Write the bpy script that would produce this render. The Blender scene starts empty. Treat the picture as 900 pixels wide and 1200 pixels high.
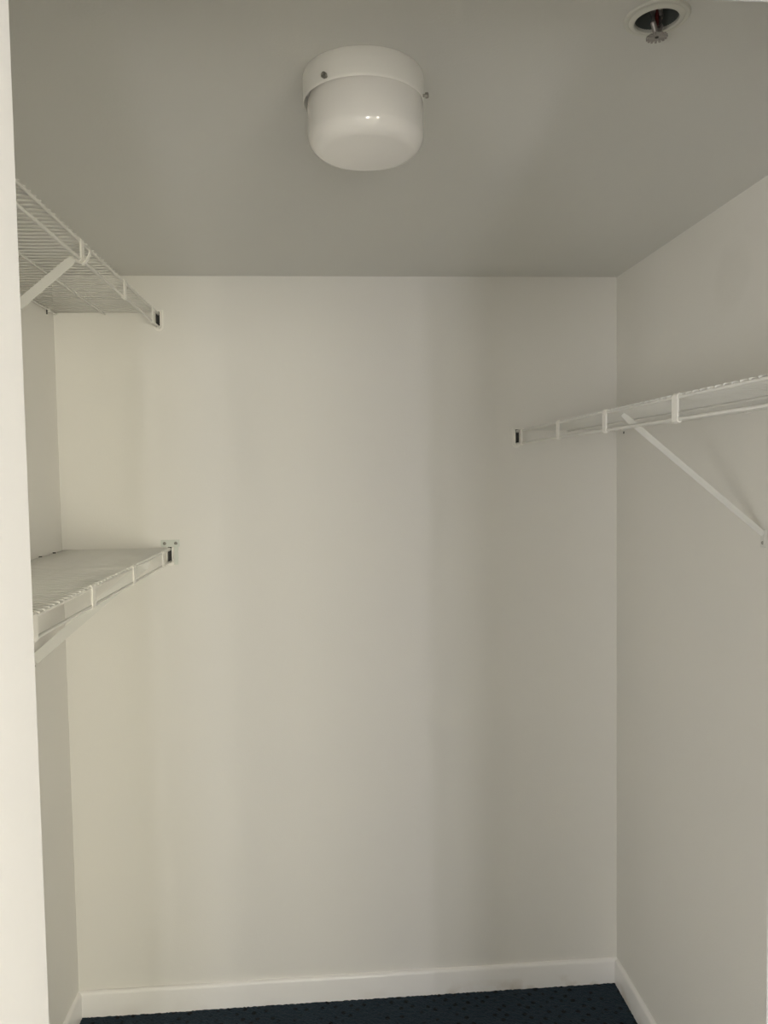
import bpy, bmesh, math, random
from mathutils import Vector, Matrix
random.seed(4)
SC = bpy.context.scene
COL = SC.collection
PI = math.pi

# ------------------------------------------------------------------ camera
W, H = 1.8412, 2.44                 # closet width and ceiling height
DOOR_Y, WALL_T = -1.928, 0.122      # closet side of the front wall, its thickness
DX0, DX1, DZ = 0.628, 1.2325, 2.176  # door opening
cam_d = bpy.data.cameras.new('camera')
cam = bpy.data.objects.new('camera', cam_d); COL.objects.link(cam)
SC.camera = cam
cam_d.sensor_fit = 'VERTICAL'; cam_d.sensor_height = 24.0
cam_d.lens = 900.4 / 1200 * 24.0
cam_d.clip_start = 0.02
yaw, pitch, roll = 0.0725, -0.0523, -0.0157
cy, sy, cp, sp = math.cos(yaw), math.sin(yaw), math.cos(pitch), math.sin(pitch)
fw = Vector((sy * cp, cy * cp, sp)); rt = Vector((cy, -sy, 0)); up = rt.cross(fw)
c_, s_ = math.cos(roll), math.sin(roll)
r2 = c_ * rt + s_ * up; u2 = -s_ * rt + c_ * up
m = Matrix((r2, u2, -fw)).transposed().to_4x4()
m.translation = Vector((0.8613, -2.5478, 1.8007))
cam.matrix_world = m

# ------------------------------------------------------------------ world, exposure
w = bpy.data.worlds.new('world'); SC.world = w; w.use_nodes = True
w.node_tree.nodes['Background'].inputs[0].default_value = (0.62, 0.72, 0.85, 1)
w.node_tree.nodes['Background'].inputs[1].default_value = 0.3
SC.view_settings.view_transform = 'Standard'
SC.view_settings.look = 'None'
SC.view_settings.gamma = 1.0
SC.view_settings.use_curve_mapping = False
SC.view_settings.exposure = 0.17
SC.cycles.use_denoising = True
SC.cycles.max_bounces = 16
SC.cycles.diffuse_bounces = 10

# ------------------------------------------------------------------ area lights in unseen bedroom windows, added and tuned to light the closet
BX0, BX1, BY = -1.9, 3.3, -5.5
ADDED_WINDOWS = [  # x0, x1, z0, z1, power, colour
    (-1.80, -1.00, 0.20, 1.30, 62.0, (1.0, 0.98, 0.95)),
    (-0.95, -0.25, 1.20, 2.20, 33.0, (1.0, 0.98, 0.95)),
    (0.88, 1.19, 0.15, 1.20, 34.0, (1.0, 0.985, 0.98)),
    (1.22, 1.36, 1.15, 2.20, 33.0, (1.0, 0.975, 0.97)),
    (1.40, 2.10, 1.15, 2.20, 40.0, (1.0, 0.94, 0.72)),
    (2.30, 3.20, 0.20, 2.20, 112.0, (1.0, 0.94, 0.78)),
]
ADDED_SIDE_WINDOWS = [  # y0, y1, z0, z1, power, colour
    (-5.40, -3.90, 0.15, 1.20, 55.0, (1.0, 0.98, 0.95)),
]
def area(name, loc, sx, sz, power, col, rot=(PI / 2, 0, 0)):
    d = bpy.data.lights.new(name, 'AREA'); d.shape = 'RECTANGLE'
    d.size = sx; d.size_y = sz; d.energy = power; d.color = col
    o = bpy.data.objects.new(name, d); COL.objects.link(o)
    o.location = loc; o.rotation_euler = rot
    return o
for y0, y1, z0, z1, p, c in ADDED_SIDE_WINDOWS:     # in the bedroom's left wall
    area('added_window_light', (BX0 - 0.03, (y0 + y1) / 2, (z0 + z1) / 2), y1 - y0, z1 - z0, p, c, (PI / 2, 0, -PI / 2))
for x0, x1, z0, z1, p, c in ADDED_WINDOWS:
    area('added_window_light', ((x0 + x1) / 2, BY - 0.03, (z0 + z1) / 2), x1 - x0, z1 - z0, p, c)

# ------------------------------------------------------------------ materials
def srgb(r, g, b):
    f = lambda v: (v / 255 / 12.92) if v / 255 <= 0.04045 else ((v / 255 + 0.055) / 1.055) ** 2.4
    return (f(r), f(g), f(b), 1)

def mat(name, col, rough=0.5, metal=0.0, bump=None, var=None, coat=0.0, spec=None):
    """bump=(scale, distance); var=(scale, colour2, lo, hi)"""
    M = bpy.data.materials.new(name); M.use_nodes = True
    nt = M.node_tree; b = nt.nodes['Principled BSDF']
    b.inputs['Base Color'].default_value = col
    b.inputs['Roughness'].default_value = rough
    b.inputs['Metallic'].default_value = metal
    b.inputs['Coat Weight'].default_value = coat
    if spec is not None: b.inputs['Specular IOR Level'].default_value = spec
    tc = nt.nodes.new('ShaderNodeTexCoord')
    if var:
        n = nt.nodes.new('ShaderNodeTexNoise'); n.inputs['Scale'].default_value = var[0]
        n.inputs['Detail'].default_value = 4
        nt.links.new(tc.outputs['Object'], n.inputs['Vector'])
        r = nt.nodes.new('ShaderNodeMapRange')
        r.inputs[1].default_value = var[2]; r.inputs[2].default_value = var[3]
        nt.links.new(n.outputs['Fac'], r.inputs[0])
        x = nt.nodes.new('ShaderNodeMix'); x.data_type = 'RGBA'
        x.inputs[6].default_value = col; x.inputs[7].default_value = var[1]
        nt.links.new(r.outputs[0], x.inputs[0])
        nt.links.new(x.outputs[2], b.inputs['Base Color'])
        M['mix'] = x.name
    if bump:
        n = nt.nodes.new('ShaderNodeTexNoise'); n.inputs['Scale'].default_value = bump[0]
        n.inputs['Detail'].default_value = 3
        nt.links.new(tc.outputs['Object'], n.inputs['Vector'])
        bp = nt.nodes.new('ShaderNodeBump'); bp.inputs['Strength'].default_value = 0.6
        bp.inputs['Distance'].default_value = bump[1]
        nt.links.new(n.outputs['Fac'], bp.inputs['Height'])
        nt.links.new(bp.outputs['Normal'], b.inputs['Normal'])
    return M

WALLC = (0.785, 0.772, 0.735, 1)
M_WALL = mat('wall_paint', WALLC, 0.62, bump=(260, 0.0006), var=(3.0, (0.778, 0.766, 0.733, 1), 0.35, 0.7), spec=0.3)
M_CEIL = mat('ceiling_paint', (0.70, 0.698, 0.672, 1), 0.8, bump=(200, 0.0006), var=(2.5, (0.69, 0.69, 0.668, 1), 0.4, 0.7), spec=0.2)
M_TRIM = mat('trim_paint', (0.83, 0.815, 0.77, 1), 0.35, bump=(60, 0.0005))
M_JAMB = mat('jamb_paint', (0.61, 0.61, 0.63, 1), 0.4, bump=(90, 0.0003))
M_WIRE = mat('vinyl_coated_wire', (0.72, 0.715, 0.68, 1), 0.35, var=(30, (0.69, 0.68, 0.64, 1), 0.5, 0.75))
M_STRAP = mat('white_plastic', (0.86, 0.845, 0.80, 1), 0.4)
M_BRACE = mat('white_painted_steel', (0.69, 0.69, 0.66, 1), 0.38, bump=(80, 0.0002))
M_BRACKET = mat('greyed_plastic', (0.66, 0.69, 0.64, 1), 0.42)
M_DARK = mat('hollow_shade', (0.025, 0.025, 0.023, 1), 0.6)  # near-black colour standing for the shade inside small hollows
M_SCREW = mat('screw_steel', (0.30, 0.29, 0.26, 1), 0.35, 0.8)
M_CANOPY = mat('enamelled_metal', (0.90, 0.89, 0.86, 1), 0.38)
M_GLASS = mat('opal_glass', (0.86, 0.845, 0.82, 1), 0.12, coat=0.4)
M_CHROME = mat('sprinkler_metal', (0.36, 0.34, 0.33, 1), 0.38, 0.8)
M_CUP = mat('recess_cup_metal', (0.14, 0.155, 0.15, 1), 0.5, 0.3)
M_RED = mat('red_liquid_bulb', (0.10, 0.018, 0.016, 1), 0.2, coat=0.3)
M_ESC = mat('escutcheon_paint', (0.66, 0.66, 0.61, 1), 0.45)
M_FLOOR = mat('bedroom_floor', (0.25, 0.24, 0.23, 1), 0.6, var=(2, (0.22, 0.21, 0.20, 1), 0.4, 0.6))  # unseen floor, tone chosen for its bounce onto the closet ceiling
M_WOOD = mat('added_window_frame_paint', (0.8, 0.8, 0.78, 1), 0.4)

# carpet: dark blue green loops with rows of darker pin dots
M_CARPET = bpy.data.materials.new('teal_carpet'); M_CARPET.use_nodes = True
nt = M_CARPET.node_tree; b = nt.nodes['Principled BSDF']
b.inputs['Roughness'].default_value = 0.95; b.inputs['Specular IOR Level'].default_value = 0.1
b.inputs['Sheen Weight'].default_value = 0.08
tc = nt.nodes.new('ShaderNodeTexCoord')
mp = nt.nodes.new('ShaderNodeMapping'); mp.inputs['Rotation'].default_value = (0, 0, 0.78)
nt.links.new(tc.outputs['Object'], mp.inputs['Vector'])
vo = nt.nodes.new('ShaderNodeTexVoronoi'); vo.inputs['Scale'].default_value = 30; vo.inputs['Randomness'].default_value = 0.35
nt.links.new(mp.outputs[0], vo.inputs['Vector'])
rp = nt.nodes.new('ShaderNodeMapRange'); rp.inputs[1].default_value = 0.16; rp.inputs[2].default_value = 0.30
nt.links.new(vo.outputs['Distance'], rp.inputs[0])
no = nt.nodes.new('ShaderNodeTexNoise'); no.inputs['Scale'].default_value = 320; no.inputs['Detail'].default_value = 2
nt.links.new(tc.outputs['Object'], no.inputs['Vector'])
m1 = nt.nodes.new('ShaderNodeMix'); m1.data_type = 'RGBA'
m1.inputs[6].default_value = srgb(22, 35, 45); m1.inputs[7].default_value = srgb(44, 61, 74)
nt.links.new(no.outputs['Fac'], m1.inputs[0])
m2 = nt.nodes.new('ShaderNodeMix'); m2.data_type = 'RGBA'; m2.inputs[6].default_value = srgb(11, 17, 22)
nt.links.new(rp.outputs[0], m2.inputs[0]); nt.links.new(m1.outputs[2], m2.inputs[7])
nt.links.new(m2.outputs[2], b.inputs['Base Color'])
bp = nt.nodes.new('ShaderNodeBump'); bp.inputs['Distance'].default_value = 0.003
nt.links.new(no.outputs['Fac'], bp.inputs['Height']); nt.links.new(bp.outputs['Normal'], b.inputs['Normal'])

# right wall paint: same paint with one faint round patch of touched-up plaster
M_WALLR = M_WALL.copy(); M_WALLR.name = 'wall_paint_patched'
nt = M_WALLR.node_tree; b = nt.nodes['Principled BSDF']
src = b.inputs['Base Color'].links[0].from_socket
tc = nt.nodes.new('ShaderNodeTexCoord')
vd = nt.nodes.new('ShaderNodeVectorMath'); vd.operation = 'DISTANCE'; vd.inputs[1].default_value = (W, -0.74, 2.255)
nz = nt.nodes.new('ShaderNodeTexNoise'); nz.inputs['Scale'].default_value = 14
nt.links.new(tc.outputs['Object'], nz.inputs['Vector'])
nt.links.new(tc.outputs['Object'], vd.inputs[0])
ad = nt.nodes.new('ShaderNodeMath'); ad.operation = 'MULTIPLY_ADD'; ad.inputs[1].default_value = 0.06
nt.links.new(nz.outputs['Fac'], ad.inputs[0]); nt.links.new(vd.outputs['Value'], ad.inputs[2])
mr = nt.nodes.new('ShaderNodeMapRange'); mr.inputs[1].default_value = 0.085; mr.inputs[2].default_value = 0.125
mr.inputs[3].default_value = 1.0; mr.inputs[4].default_value = 0.0
nt.links.new(ad.outputs[0], mr.inputs[0])
mx = nt.nodes.new('ShaderNodeMix'); mx.data_type = 'RGBA'; mx.inputs[7].default_value = (0.755, 0.742, 0.705, 1)
nt.links.new(mr.outputs[0], mx.inputs[0]); nt.links.new(src, mx.inputs[6]); nt.links.new(mx.outputs[2], b.inputs['Base Color'])

# baseboard paint with scuffed, brownish lower edge
M_BASE = mat('baseboard_paint', (0.86, 0.85, 0.84, 1), 0.38, bump=(50, 0.0008))
nt = M_BASE.node_tree; b = nt.nodes['Principled BSDF']
tc = nt.nodes.new('ShaderNodeTexCoord'); sx_ = nt.nodes.new('ShaderNodeSeparateXYZ')
nt.links.new(tc.outputs['Object'], sx_.inputs[0])
g = nt.nodes.new('ShaderNodeMapRange'); g.inputs[1].default_value = 0.045; g.inputs[2].default_value = 0.0
nt.links.new(sx_.outputs['Z'], g.inputs[0])
n = nt.nodes.new('ShaderNodeTexNoise'); n.inputs['Scale'].default_value = 9; n.inputs['Detail'].default_value = 6
nt.links.new(tc.outputs['Object'], n.inputs['Vector'])
g2 = nt.nodes.new('ShaderNodeMapRange'); g2.inputs[1].default_value = 0.5; g2.inputs[2].default_value = 0.68
nt.links.new(n.outputs['Fac'], g2.inputs[0])
gx = nt.nodes.new('ShaderNodeMapRange'); gx.inputs[1].default_value = 0.9; gx.inputs[2].default_value = 1.7; gx.inputs[3].default_value = 0.12; gx.inputs[4].default_value = 0.9
nt.links.new(sx_.outputs['X'], gx.inputs[0])
mu = nt.nodes.new('ShaderNodeMath'); mu.operation = 'MULTIPLY'
mu0 = nt.nodes.new('ShaderNodeMath'); mu0.operation = 'MULTIPLY'
nt.links.new(g.outputs[0], mu0.inputs[0]); nt.links.new(gx.outputs[0], mu0.inputs[1]); nt.links.new(mu0.outputs[0], mu.inputs[0]); nt.links.new(g2.outputs[0], mu.inputs[1])
mx = nt.nodes.new('ShaderNodeMix'); mx.data_type = 'RGBA'
mx.inputs[6].default_value = (0.86, 0.85, 0.84, 1); mx.inputs[7].default_value = (0.42, 0.33, 0.22, 1)
nt.links.new(mu.outputs[0], mx.inputs[0]); nt.links.new(mx.outputs[2], b.inputs['Base Color'])

# ------------------------------------------------------------------ mesh helpers
def box(bm, x0, x1, y0, y1, z0, z1):
    v = [bm.verts.new(p) for p in ((x0, y0, z0), (x1, y0, z0), (x1, y1, z0), (x0, y1, z0),
                                   (x0, y0, z1), (x1, y0, z1), (x1, y1, z1), (x0, y1, z1))]
    for f in ((3, 2, 1, 0), (4, 5, 6, 7), (0, 1, 5, 4), (1, 2, 6, 5), (2, 3, 7, 6), (3, 0, 4, 7)):
        bm.faces.new([v[i] for i in f])

def tube(bm, pts, r, n=8, ry=None, upv=Vector((0, 0, 1))):
    """round (or elliptic) section swept along a polyline"""
    pts = [Vector(p) for p in pts]; rings = []
    for i, p in enumerate(pts):
        a = pts[max(i - 1, 0)]; c = pts[min(i + 1, len(pts) - 1)]
        t = (c - a).normalized()
        s = t.cross(upv)
        if s.length < 1e-4: s = t.cross(Vector((1, 0, 0)))
        s.normalize(); q = s.cross(t)
        rings.append([bm.verts.new(p + s * r * math.cos(k * 2 * PI / n) + q * (ry or r) * math.sin(k * 2 * PI / n)) for k in range(n)])
    for a, c in zip(rings, rings[1:]):
        for k in range(n):
            bm.faces.new((a[k], a[(k + 1) % n], c[(k + 1) % n], c[k]))
    bm.faces.new(rings[0][::-1]); bm.faces.new(rings[-1])

def sweep(bm, pts, prof, side):
    """closed 2D profile [(a, b)...] swept along pts; a runs along 'side', b across both"""
    pts = [Vector(p) for p in pts]; side = Vector(side).normalized(); rings = []
    for i, p in enumerate(pts):
        t = (pts[min(i + 1, len(pts) - 1)] - pts[max(i - 1, 0)]).normalized()
        q = t.cross(side).normalized()
        rings.append([bm.verts.new(p + side * a + q * c) for a, c in prof])
    n = len(prof)
    for a, c in zip(rings, rings[1:]):
        for k in range(n):
            bm.faces.new((a[k], a[(k + 1) % n], c[(k + 1) % n], c[k]))
    bm.faces.new(rings[0][::-1]); bm.faces.new(rings[-1])

def lathe(bm, prof, n=64, c=(0, 0, 0)):
    rings = []
    for r, z in prof:
        if r < 1e-6: rings.append([bm.verts.new((c[0], c[1], c[2] + z))])
        else: rings.append([bm.verts.new((c[0] + r * math.cos(k * 2 * PI / n), c[1] + r * math.sin(k * 2 * PI / n), c[2] + z)) for k in range(n)])
    for a, d in zip(rings, rings[1:]):
        for k in range(n):
            q = []
            for v in (a[k % len(a)], a[(k + 1) % len(a)], d[(k + 1) % len(d)], d[k % len(d)]):
                if v not in q: q.append(v)
            if len(q) > 2: bm.faces.new(q)

def obj(name, bm, m, parent=None, smooth=False, bevel=0):
    bmesh.ops.recalc_face_normals(bm, faces=bm.faces)
    me = bpy.data.meshes.new(name); bm.to_mesh(me); bm.free()
    me.materials.append(m)
    if smooth:
        for p in me.polygons: p.use_smooth = True
    o = bpy.data.objects.new(name, me); COL.objects.link(o)
    if parent: o.parent = parent
    if bevel:
        b = o.modifiers.new('bevel', 'BEVEL'); b.width = bevel; b.segments = 3; b.limit_method = 'ANGLE'
    if smooth:
        e = o.modifiers.new('edges', 'EDGE_SPLIT'); e.split_angle = math.radians(40)
    return o

def struct(name, bm, m, smooth=False, bevel=0, parent=None):
    o = obj(name, bm, m, parent, smooth, bevel)
    if not parent: o['kind'] = 'structure'
    return o

def thing(name, label, cat, loc, group=None):
    o = bpy.data.objects.new(name, None); COL.objects.link(o); o.location = loc
    o.empty_display_size = 0.05
    o['label'] = label; o['category'] = cat
    if group: o['group'] = group
    return o

# ------------------------------------------------------------------ the closet and the bedroom it opens on
# floor: carpet sheet finely displaced inside the closet, plain slab beyond
bm = bmesh.new()
nx, ny = 300, 90
grid = []
for j in range(ny + 1):
    row = []
    for i in range(nx + 1):
        h = 0.0 if i in (0, nx) or j in (0, ny) else random.uniform(0, 0.0028)
        row.append(bm.verts.new((i / nx * W, -j / ny * 0.55, h)))
    grid.append(row)
for j in range(ny):
    for i in range(nx):
        bm.faces.new((grid[j][i], grid[j + 1][i], grid[j + 1][i + 1], grid[j][i + 1]))
box(bm, 0, W, -1.99, -0.55, -0.05, 0.0)
box(bm, 0, W, -0.55, 0, -0.05, -0.004)
struct('floor', bm, M_CARPET)
bm = bmesh.new(); box(bm, BX0, BX1, BY, -1.99, -0.05, 0.0); struct('floor_bedroom', bm, M_FLOOR)

# ceiling with the round cut-out for the recessed sprinkler
SX, SY, SR = 1.341, -1.452, 0.031
bm = bmesh.new()
def holed(z, flip):
    S = 0.06; n = 48
    sq = []; ci = []
    for k in range(n):
        a = k * 2 * PI / n + PI / 4
        ca, sa = math.cos(a), math.sin(a); q = S / max(abs(ca), abs(sa))
        sq.append(bm.verts.new((SX + ca * q, SY + sa * q, z)))
        ci.append(bm.verts.new((SX + ca * SR, SY + sa * SR, z)))
    for k in range(n): bm.faces.new((sq[k], sq[(k + 1) % n], ci[(k + 1) % n], ci[k]))
    X0, X1, Y0, Y1 = -0.1, W + 0.1, -1.99, 0.1
    co = [bm.verts.new(p) for p in ((X1, Y1, z), (X0, Y1, z), (X0, Y0, z), (X1, Y0, z))]
    q = n // 4
    for s in range(4):
        run = [sq[(s * q + i) % n] for i in range(q + 1)]
        bm.faces.new(run + [co[(s + 1) % 4], co[s]])
    return ci, co
ca_, oa = holed(H, False); cb_, ob = holed(H + 0.08, True)
for k in range(48): bm.faces.new((ca_[k], ca_[(k + 1) % 48], cb_[(k + 1) % 48], cb_[k]))
for k in range(4): bm.faces.new((oa[k], oa[(k + 1) % 4], ob[(k + 1) % 4], ob[k]))
box(bm, BX0 - 0.1, BX1 + 0.1, BY - 0.1, -1.99, H, H + 0.08)
box(bm, BX0 - 0.1, -0.1, -1.99, 0.1, H, H + 0.08)
box(bm, W + 0.1, BX1 + 0.1, -1.99, 0.1, H, H + 0.08)
struct('ceiling', bm, M_CEIL)

bm = bmesh.new(); box(bm, -0.1, W + 0.1, 0, 0.1, -0.05, H); struct('wall_back', bm, M_WALL)
bm = bmesh.new(); box(bm, -0.1, 0, DOOR_Y, 0, -0.05, H); struct('wall_left', bm, M_WALL)
bm = bmesh.new(); box(bm, W, W + 0.1, DOOR_Y, 0, -0.05, H); wall_r = struct('wall_right', bm, M_WALLR)
F0, F1 = DOOR_Y - WALL_T, DOOR_Y
bm = bmesh.new()
box(bm, BX0 - 0.1, DX0 - 0.018, F0, F1, -0.05, H); box(bm, DX1 + 0.018, BX1 + 0.1, F0, F1, -0.05, H)
box(bm, DX0 - 0.018, DX1 + 0.018, F0, F1, DZ + 0.018, H)
struct('wall_front', bm, M_WALL)
bm = bmesh.new(); e = BY
for y0, y1, z0, z1, p, c in ADDED_SIDE_WINDOWS:
    box(bm, BX0 - 0.1, BX0, e, y0, -0.05, H); box(bm, BX0 - 0.1, BX0, y0, y1, -0.05, z0); box(bm, BX0 - 0.1, BX0, y0, y1, z1, H); e = y1
box(bm, BX0 - 0.1, BX0, e, F0, -0.05, H)
struct('wall_bedroom_left', bm, M_WALL)
for i, (y0, y1, z0, z1, p, c) in enumerate(ADDED_SIDE_WINDOWS):
    bm = bmesh.new(); t = 0.02
    box(bm, BX0 - 0.02, BX0 + 0.015, y0, y0 + t, z0, z1); box(bm, BX0 - 0.02, BX0 + 0.015, y1 - t, y1, z0, z1)
    box(bm, BX0 - 0.02, BX0 + 0.015, y0 + t, y1 - t, z0, z0 + t); box(bm, BX0 - 0.02, BX0 + 0.015, y0 + t, y1 - t, z1 - t, z1)
    struct('added_window_%d' % (len(ADDED_WINDOWS) + i + 1), bm, M_WOOD)  # unseen frame around the added side light
bm = bmesh.new(); box(bm, BX1, BX1 + 0.1, BY, F0, -0.05, H); struct('wall_bedroom_right', bm, M_WALL)
bm = bmesh.new()
xs = sorted(ADDED_WINDOWS); e = BX0 - 0.1
for x0, x1, z0, z1, p, c in xs:
    box(bm, e, x0, BY - 0.1, BY, -0.05, H); box(bm, x0, x1, BY - 0.1, BY, -0.05, z0); box(bm, x0, x1, BY - 0.1, BY, z1, H); e = x1
box(bm, e, BX1 + 0.1, BY - 0.1, BY, -0.05, H)
struct('wall_bedroom_back', bm, M_WALL)
for i, (x0, x1, z0, z1, p, c) in enumerate(xs):
    bm = bmesh.new(); t = 0.02
    box(bm, x0, x0 + t, BY - 0.02, BY + 0.015, z0, z1); box(bm, x1 - t, x1, BY - 0.02, BY + 0.015, z0, z1)
    box(bm, x0 + t, x1 - t, BY - 0.02, BY + 0.015, z0, z0 + t); box(bm, x0 + t, x1 - t, BY - 0.02, BY + 0.015, z1 - t, z1)
    struct('added_window_%d' % (i + 1), bm, M_WOOD)  # unseen frame around an added light

# doorway liner: two side jambs, the head and the casing on the bedroom side
door = bpy.data.objects.new('door_1', None); COL.objects.link(door); door['kind'] = 'structure'
door.location = ((DX0 + DX1) / 2, F0, 0)
def dpart(name, *b_):
    bm = bmesh.new()
    ox, oy = door.location.x, door.location.y
    box(bm, b_[0] - ox, b_[1] - ox, b_[2] - oy, b_[3] - oy, b_[4], b_[5])
    return obj(name, bm, M_JAMB, door, bevel=0.002)
dpart('jamb', DX0 - 0.018, DX0, F0 - 0.004, F1, 0, DZ)
dpart('jamb', DX1, DX1 + 0.018, F0 - 0.004, F1, 0, DZ)
dpart('head_jamb', DX0 - 0.018, DX1 + 0.018, F0 - 0.004, F1, DZ, DZ + 0.018)
dpart('casing', DX0 - 0.078, DX0 - 0.006, F0 - 0.018, F0 - 0.004, 0, DZ + 0.006)
dpart('casing', DX1 + 0.006, DX1 + 0.078, F0 - 0.018, F0 - 0.004, 0, DZ + 0.006)
dpart('head_casing', DX0 - 0.078, DX1 + 0.078, F0 - 0.018, F0 - 0.004, DZ + 0.006, DZ + 0.078)

# baseboards: rounded top, running along x or y
def baseboard(name, p0, p1, inward, gap=None):
    bh, bt = 0.087, 0.012
    prof = [(0, 0), (bt, 0), (bt, bh - 0.012), (bt * 0.85, bh - 0.005), (bt * 0.5, bh - 0.001), (0, bh)]
    p0, p1, inward = Vector(p0), Vector(p1), Vector(inward)
    bm = bmesh.new(); rings = []; N = 24
    for i in range(N + 1):
        t = i / N; p = p0.lerp(p1, t); g_ = gap(t) if gap else 0.0
        wob = 0.0006 * math.sin(t * 23) + 0.0004 * math.sin(t * 57)
        rings.append([bm.verts.new(p + inward * (a + (g_ if a > 0 or c > 0.01 else 0)) + Vector((0, 0, c + (wob if c > 0.05 else 0)))) for a, c in prof])
    for a, c in zip(rings, rings[1:]):
        for k in range(6): bm.faces.new((a[k], a[(k + 1) % 6], c[(k + 1) % 6], c[k]))
    bm.faces.new(rings[0][::-1]); bm.faces.new(rings[-1])
    return struct(name, bm, M_BASE, smooth=True)
baseboard('baseboard_back', (0, 0, 0), (W, 0, 0), (0, -1, 0), lambda t: 0.0022 * max(0, 1 - abs(t - 0.12) / 0.14) ** 0.5 if t < 0.26 else 0)
baseboard('baseboard_left', (0, -0.0125, 0), (0, DOOR_Y, 0), (1, 0, 0))
baseboard('baseboard_right', (W, -0.0125, 0), (W, DOOR_Y, 0), (-1, 0, 0))

# nail hole in the right wall under the shelf, its shade a dark disc
bm = bmesh.new(); lathe(bm, [(0, 0.0015), (0.0035, 0.001), (0.004, 0)], 12)
o = obj('nail_hole_shade', bm, M_DARK, wall_r); o.rotation_euler = (0, -PI / 2, 0); o.location = (W, -0.062, 1.9175)

# ------------------------------------------------------------------ wire shelves
MESHES = {}
def share(key, make, name, m, parent, smooth=False):
    if key in MESHES:
        o = bpy.data.objects.new(name, MESHES[key]); COL.objects.link(o); o.parent = parent
        return o
    bm = bmesh.new(); make(bm); o = obj(name, bm, m, parent); MESHES[key] = o.data
    if smooth:
        for p in o.data.polygons: p.use_smooth = True
    return o

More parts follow.
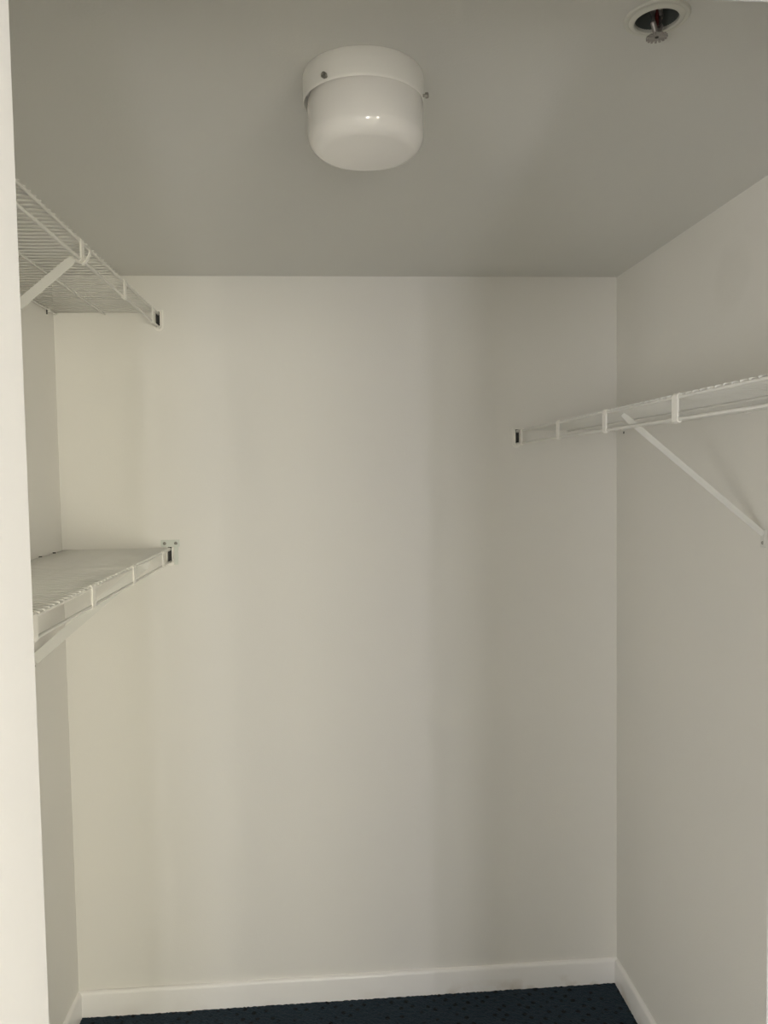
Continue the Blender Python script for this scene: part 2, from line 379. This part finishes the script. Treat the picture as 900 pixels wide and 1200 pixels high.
def wire_shelf(label, side, z, U, straps, brace_vs, brace_top, clips, bw=0.010, hook=False, flange=False, slots=True):
    """side = +1: on the left wall (u grows to +x); -1: on the right wall. local x = side*u, y along the wall, z = 0 at the wires"""
    root = thing('wire_shelf', label, 'shelf', (0 if side > 0 else W, 0, z), 'wire shelves on the closet walls')
    s = side; L = 1.90
    LIP = 0.044
    rod = 0.0031
    def P(u, v, zz): return (s * u, v, zz)
    # long rods
    for name, u, zz, r in (('front_rod', U, -0.0045, rod), ('lip_rod', U, -LIP, 0.0037), ('middle_rod', U * 0.49, -0.0042, 0.0026), ('back_rod', 0.010, -0.0042, 0.0026)):
        bm = bmesh.new(); tube(bm, [P(u, -0.004, zz), P(u, -L * 0.5, zz), P(u, -L, zz)], r, 10)
        obj(name, bm, M_WIRE, root, smooth=True)
    # deck wires, one inch apart, each lying across the rods
    def mk(bm): tube(bm, [P(0.006, 0, 0), P(U * 0.5, 0, 0), P(U - 0.002, 0, 0.0006), P(U + 0.0035, 0, -0.001)], 0.0021, 6)
    nw = int((L - 0.02) / 0.0254)
    for i in range(nw + 1):
        o = share(('wire', side, U), mk, 'deck_wire', M_WIRE, root, True)
        o.location = (0, -0.012 - i * 0.0254, 0)
    # C-shaped straps joining the two front rods
    def ms(bm):
        prof = [(-0.0108, -0.0018), (0.0108, -0.0018), (0.0108, 0.0018), (-0.0108, 0.0018)]
        o_ = U + 0.0006
        pts = [P(U - 0.0045, 0, -0.0015), P(U + 0.0002, 0, 0.0016), P(o_ + 0.002, 0, -0.0012), P(o_ + 0.0024, 0, -0.008), P(o_ + 0.0024, 0, -LIP + 0.002), P(o_ + 0.0018, 0, -LIP - 0.003), P(U - 0.0002, 0, -LIP - 0.0052), P(U - 0.0045, 0, -LIP - 0.002)]
        sweep(bm, pts, prof, (0, 1, 0))
    for v in straps:
        o = share(('strap', side, U), ms, 'lip_strap', M_STRAP, root); o.location = (0, v, 0)
    # diagonal support braces with a folded edge and a foot screwed to the wall
    for k, v in enumerate(brace_vs):
        ut, zt = brace_top
        ub, zb = 0.003, zt - 0.285 * (ut / 0.345) - 0.0
        d = Vector(P(ut, 0, zt)) - Vector(P(ub, 0, zb))
        bm = bmesh.new()
        a = Vector(P(ub, v, zb)); 
        # flat bar with folded lip: profile (along y, across)
        wd, th = bw, 0.0018
        prof = [(-0.006, -wd), (-0.006 + th, -wd), (-0.006 + th, wd - th), (0.006, wd - th), (0.006, wd), (-0.006, wd)]
        if s > 0: prof = prof
        t_ = d.normalized()
        pts = [a + d * 0.004, a + d * 0.5, a + d * 0.93, a + d * 0.97, a + d]
        rings = []
        side_v = Vector((0, 1, 0))
        for i, p in enumerate(pts):
            q = t_.cross(side_v).normalized()
            if q.z < 0: q = -q
            kf = (1, 1, 1, 0.95, 0.7)[i]
            rings.append([bm.verts.new(p + side_v * aa + q * cc * kf) for aa, cc in prof])
        for r1, r2_ in zip(rings, rings[1:]):
            for j in range(6): bm.faces.new((r1[j], r1[(j + 1) % 6], r2_[(j + 1) % 6], r2_[j]))
        bm.faces.new(rings[0][::-1]); bm.faces.new(rings[-1])
        br = obj('support_brace', bm, M_BRACE, root)
        bm = bmesh.new()
        x0, x1 = sorted((s * 0.0005, s * 0.003))
        box(bm, x0, x1, v - 0.009, v + 0.009, zb - 0.030, zb + 0.012)
        obj('brace_foot', bm, M_BRACE, br, bevel=0.0008)
        bm = bmesh.new(); lathe(bm, [(0, 0.0022), (0.0028, 0.0018), (0.004, 0)], 14)
        o = obj('screw', bm, M_SCREW, br); o.rotation_euler = (0, s * PI / 2, 0); o.location = P(0.003, v, zb - 0.019)
        if hook and k == 0:
            bm = bmesh.new()
            pts = [P(U - 0.012, v + 0.004, -LIP + 0.004), P(U - 0.006, v + 0.004, -LIP - 0.006), P(U + 0.003, v + 0.004, -LIP - 0.010), P(U + 0.012, v + 0.004, -LIP - 0.003),
                   P(U + 0.019, v + 0.004, -LIP + 0.010), P(U + 0.021, v + 0.004, -LIP + 0.020)]
            sweep(bm, pts, [(-0.006, -0.0012), (0.006, -0.0012), (0.006, 0.0012), (-0.006, 0.0012)], (0, 1, 0))
            obj('hook', bm, M_STRAP, br, bevel=0.0005)
    # clips holding the back rod to the wall
    for v in clips:
        bm = bmesh.new()
        x0, x1 = sorted((s * 0.0004, s * 0.014))
        box(bm, x0, x1, v - 0.006, v + 0.006, -0.009, 0.0005)
        x0, x1 = sorted((s * 0.0004, s * 0.004))
        if slots: box(bm, x0, x1, v - 0.006, v + 0.006, -0.020, -0.009)
        cl = obj('wall_clip', bm, M_STRAP, root, bevel=0.001)
        if not slots: continue
        bm = bmesh.new(); box(bm, *sorted((s * 0.004, s * (0.0070 if hook else 0.0128))), v - 0.0085, v - 0.006, -0.018, 0.004)
        obj('clip_slot_shade', bm, M_DARK, cl)  # dark block painted in for the shade of the clip's hole
    # end brackets on the back wall, and on the closet's front wall
    for yb, fy, full in ((0.0, -1, True), (DOOR_Y, 1, False)):
        bm = bmesh.new()
        cx = s * U
        za, zz_ = 0.008, -LIP - 0.010
        def arc_plate(bm, wx, z0, z1, y0, y1):
            n_ = 8; pr = []
            for i in range(n_ + 1):
                a = PI + PI * i / n_
                pr.append((cx + wx * math.cos(a), z0 + wx + wx * math.sin(a)))
            pr += [(cx + wx, z1), (cx - wx, z1)]
            A = [bm.verts.new((x, y0, q)) for x, q in pr]; B = [bm.verts.new((x, y1, q)) for x, q in pr]
            bm.faces.new(A); bm.faces.new(B[::-1])
            for i in range(len(pr)): bm.faces.new((A[i], A[(i + 1) % len(pr)], B[(i + 1) % len(pr)], B[i]))
        yy = sorted((yb + fy * 0.0004, yb + fy * 0.003))
        arc_plate(bm, 0.0155, zz_ - 0.004, za + 0.002, *yy)
        br = obj('end_bracket', bm, M_STRAP, root, bevel=0.0008)
        # U-shaped cradle standing off the plate
        bm = bmesh.new(); path = []
        wx = 0.0088
        path.append((cx - wx, za - 0.004))
        for i in range(9):
            a = PI + PI * i / 8; path.append((cx + wx * math.cos(a), zz_ + 0.004 + wx + wx * math.sin(a)))
        path.append((cx + wx, za - 0.004))
        y0, y1 = sorted((yb + fy * 0.003, yb + fy * 0.020)); ym = (y0 + y1) / 2; hy = (y1 - y0) / 2
        sweep(bm, [(x, ym, q) for x, q in path], [(-hy, -0.0014), (hy, -0.0014), (hy, 0.0014), (-hy, 0.0014)], (0, 1, 0))
        obj('cradle', bm, M_STRAP, br)
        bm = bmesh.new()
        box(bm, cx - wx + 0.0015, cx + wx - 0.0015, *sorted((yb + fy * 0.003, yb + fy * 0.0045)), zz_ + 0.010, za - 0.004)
        obj('socket_shade', bm, M_DARK, br)  # dark insert standing for the shade inside the hollow bracket
        if flange and full:
            bm = bmesh.new()
            box(bm, cx - 0.030, cx + 0.030, -0.0035, -0.0004, 0.004, 0.027)
            fl = obj('screw_flange', bm, M_BRACKET, br, bevel=0.0012)
            bm = bmesh.new()
            sweep(bm, [(cx + 0.019, -0.003, 0.011), (cx + 0.0195, -0.006, -0.01), (cx + 0.0195, -0.006, -0.035), (cx + 0.017, -0.003, -LIP - 0.010)],
                  [(-0.0065, -0.0025), (0.0065, -0.0025), (0.0065, 0.0025), (-0.0065, 0.0025)], (1, 0, 0))
            obj('tongue', bm, M_BRACKET, br, bevel=0.001)
            for q in (-0.018, 0.018):
                bm = bmesh.new(); lathe(bm, [(0, 0.001), (0.002, 0.0022), (0.004, 0.0018), (0.0055, 0)], 16)
                o = obj('screw', bm, M_SCREW, br); o.rotation_euler = (PI / 2, 0, 0); o.location = (cx + q, -0.0035, 0.0155)
    return root

wire_shelf('white wire shelf high on the left wall, seen from below just under the ceiling', 1, 2.3215, 0.329,
           (-0.095, -0.425, -0.785, -1.205, -1.50, -1.84), (-0.79, -1.52), (0.317, -0.044), (-0.066, -0.36, -0.72, -1.10, -1.50), hook=True, bw=0.0105)
wire_shelf('white wire shelf halfway up the left wall, its deck seen from above', 1, 1.5625, 0.3445,
           (-0.131, -0.488, -0.842, -1.180, -1.53, -1.84), (-0.275, -1.2), (0.337, -0.012), (-0.090, -0.205, -0.5, -0.85, -1.2, -1.55), flange=True, bw=0.0145)
wire_shelf('white wire shelf on the right wall', -1, 1.9315, 0.3459,
           (-0.08, -0.477, -0.833, -1.189, -1.54, -1.85), (-0.885, -1.65), (0.330, -0.013), (-0.08, -0.45, -0.83, -1.2, -1.6), bw=0.0068, slots=False)

# ------------------------------------------------------------------ ceiling light
LX, LY = 0.9335, -1.267
lamp = thing('ceiling_light', 'round flush ceiling light with white collar and opal glass drum shade', 'ceiling light', (LX, LY, H))
bm = bmesh.new()
lathe(bm, [(0, -0.0003), (0.0965, -0.0003), (0.0980, -0.004), (0.0980, -0.018), (0.0978, -0.030), (0.0975, -0.040), (0.0970, -0.0430), (0.0962, -0.0442), (0.0956, -0.0430), (0.0950, -0.020), (0, -0.020)], 96)
obj('canopy', bm, M_CANOPY, lamp, smooth=True).location = (-0.0022, 0, 0)
pr = [(0.0, -0.022), (0.088, -0.022), (0.0935, -0.041), (0.0942, -0.046), (0.0945, -0.060), (0.0947, -0.085)]
for i in range(1, 13):
    a = i / 12 * PI / 2
    pr.append((0.0677 + 0.0270 * math.cos(a), -0.093 - 0.0275 * math.sin(a)))
pr += [(0.045, -0.1222), (0.022, -0.1234), (0, -0.1238)]
bm = bmesh.new(); lathe(bm, pr, 96)
obj('glass_shade', bm, M_GLASS, lamp, smooth=True).location = (0.0008, 0, 0)
for deg in (-128, -14, 106):
    a = math.radians(deg)
    bm = bmesh.new(); lathe(bm, [(0, 0), (0.0022, 0), (0.0022, 0.004), (0.0045, 0.0042), (0.0045, 0.0085), (0.003, 0.0092), (0.0018, 0.0078), (0, 0.0078)], 20)
    o = obj('thumb_screw', bm, M_SCREW, lamp, smooth=True)
    o.location = (0.0972 * math.cos(a) - 0.0022, 0.0972 * math.sin(a), -0.038)
    o.rotation_euler = Vector((math.cos(a), math.sin(a), 0)).to_track_quat('Z', 'Y').to_euler()

# ------------------------------------------------------------------ recessed fire sprinkler
sp_ = thing('fire_sprinkler', 'recessed fire sprinkler with a round escutcheon set in the ceiling', 'sprinkler', (SX, SY, H))
bm = bmesh.new()
lathe(bm, [(0.0300, 0.0), (0.0300, -0.0045), (0.0315, -0.0062), (0.0350, -0.0060), (0.0385, -0.0030), (0.0395, -0.0036), (0.0440, -0.0030), (0.0458, -0.0004), (0.0300, -0.0004)], 64)
obj('escutcheon', bm, M_ESC, sp_, smooth=True)
bm = bmesh.new()
lathe(bm, [(0.0302, -0.002), (0.0292, 0.008), (0.0280, 0.030), (0.0250, 0.034), (0, 0.034), (0, 0.035), (0.0295, 0.035), (0.0305, 0.0)], 48)
obj('recess_cup', bm, M_CUP, sp_, smooth=True)
bm = bmesh.new()
lathe(bm, [(0, 0.033), (0.010, 0.033), (0.010, 0.022), (0.0085, 0.020), (0.0085, 0.012), (0.0065, 0.010), (0, 0.010)], 6)
obj('threaded_body', bm, M_CHROME, sp_)
bm = bmesh.new()
for q in (-1, 1):
    tube(bm, [(q * 0.0062, 0, 0.014), (q * 0.0098, 0, 0.004), (q * 0.0085, 0, -0.010), (q * 0.0035, 0, -0.021), (0, 0, -0.0235)], 0.0038, 10, ry=0.0038)
obj('frame_arms', bm, M_CHROME, sp_, smooth=True).rotation_euler = (0, 0, 0.55)
bm = bmesh.new(); lathe(bm, [(0, 0.012), (0.0022, 0.010), (0.0028, 0.002), (0.0028, -0.008), (0.0018, -0.015), (0, -0.017)], 16)
obj('glass_bulb', bm, M_RED, sp_, smooth=True)
bm = bmesh.new(); lathe(bm, [(0, -0.016), (0.004, -0.017), (0.005, -0.024), (0.003, -0.0255), (0, -0.0255)], 16)
obj('compression_screw', bm, M_CHROME, sp_, smooth=True)
# toothed deflector
bm = bmesh.new(); N = 16; ri, ro = 0.0095, 0.0150
T, Bt = [], []
for k in range(N * 4):
    a = k * 2 * PI / (N * 4); r = ro if (k % 4) in (0, 1, 2) else ri
    z = -0.0262 - (0.0012 if r == ro else 0)
    T.append(bm.verts.new((r * math.cos(a), r * math.sin(a), z))); Bt.append(bm.verts.new((r * math.cos(a), r * math.sin(a), z - 0.0011)))
ct = bm.verts.new((0, 0, -0.0258)); cb = bm.verts.new((0, 0, -0.0275))
n = len(T)
for k in range(n):
    j = (k + 1) % n
    bm.faces.new((ct, T[k], T[j])); bm.faces.new((cb, Bt[j], Bt[k])); bm.faces.new((T[k], Bt[k], Bt[j], T[j]))
obj('deflector', bm, M_CHROME, sp_)
bm = bmesh.new(); lathe(bm, [(0, -0.0284), (0.0026, -0.0282), (0.0028, -0.0272), (0, -0.0270)], 12)
obj('deflector_hole_shade', bm, M_DARK, sp_)  # dark button in place of a shaded hole
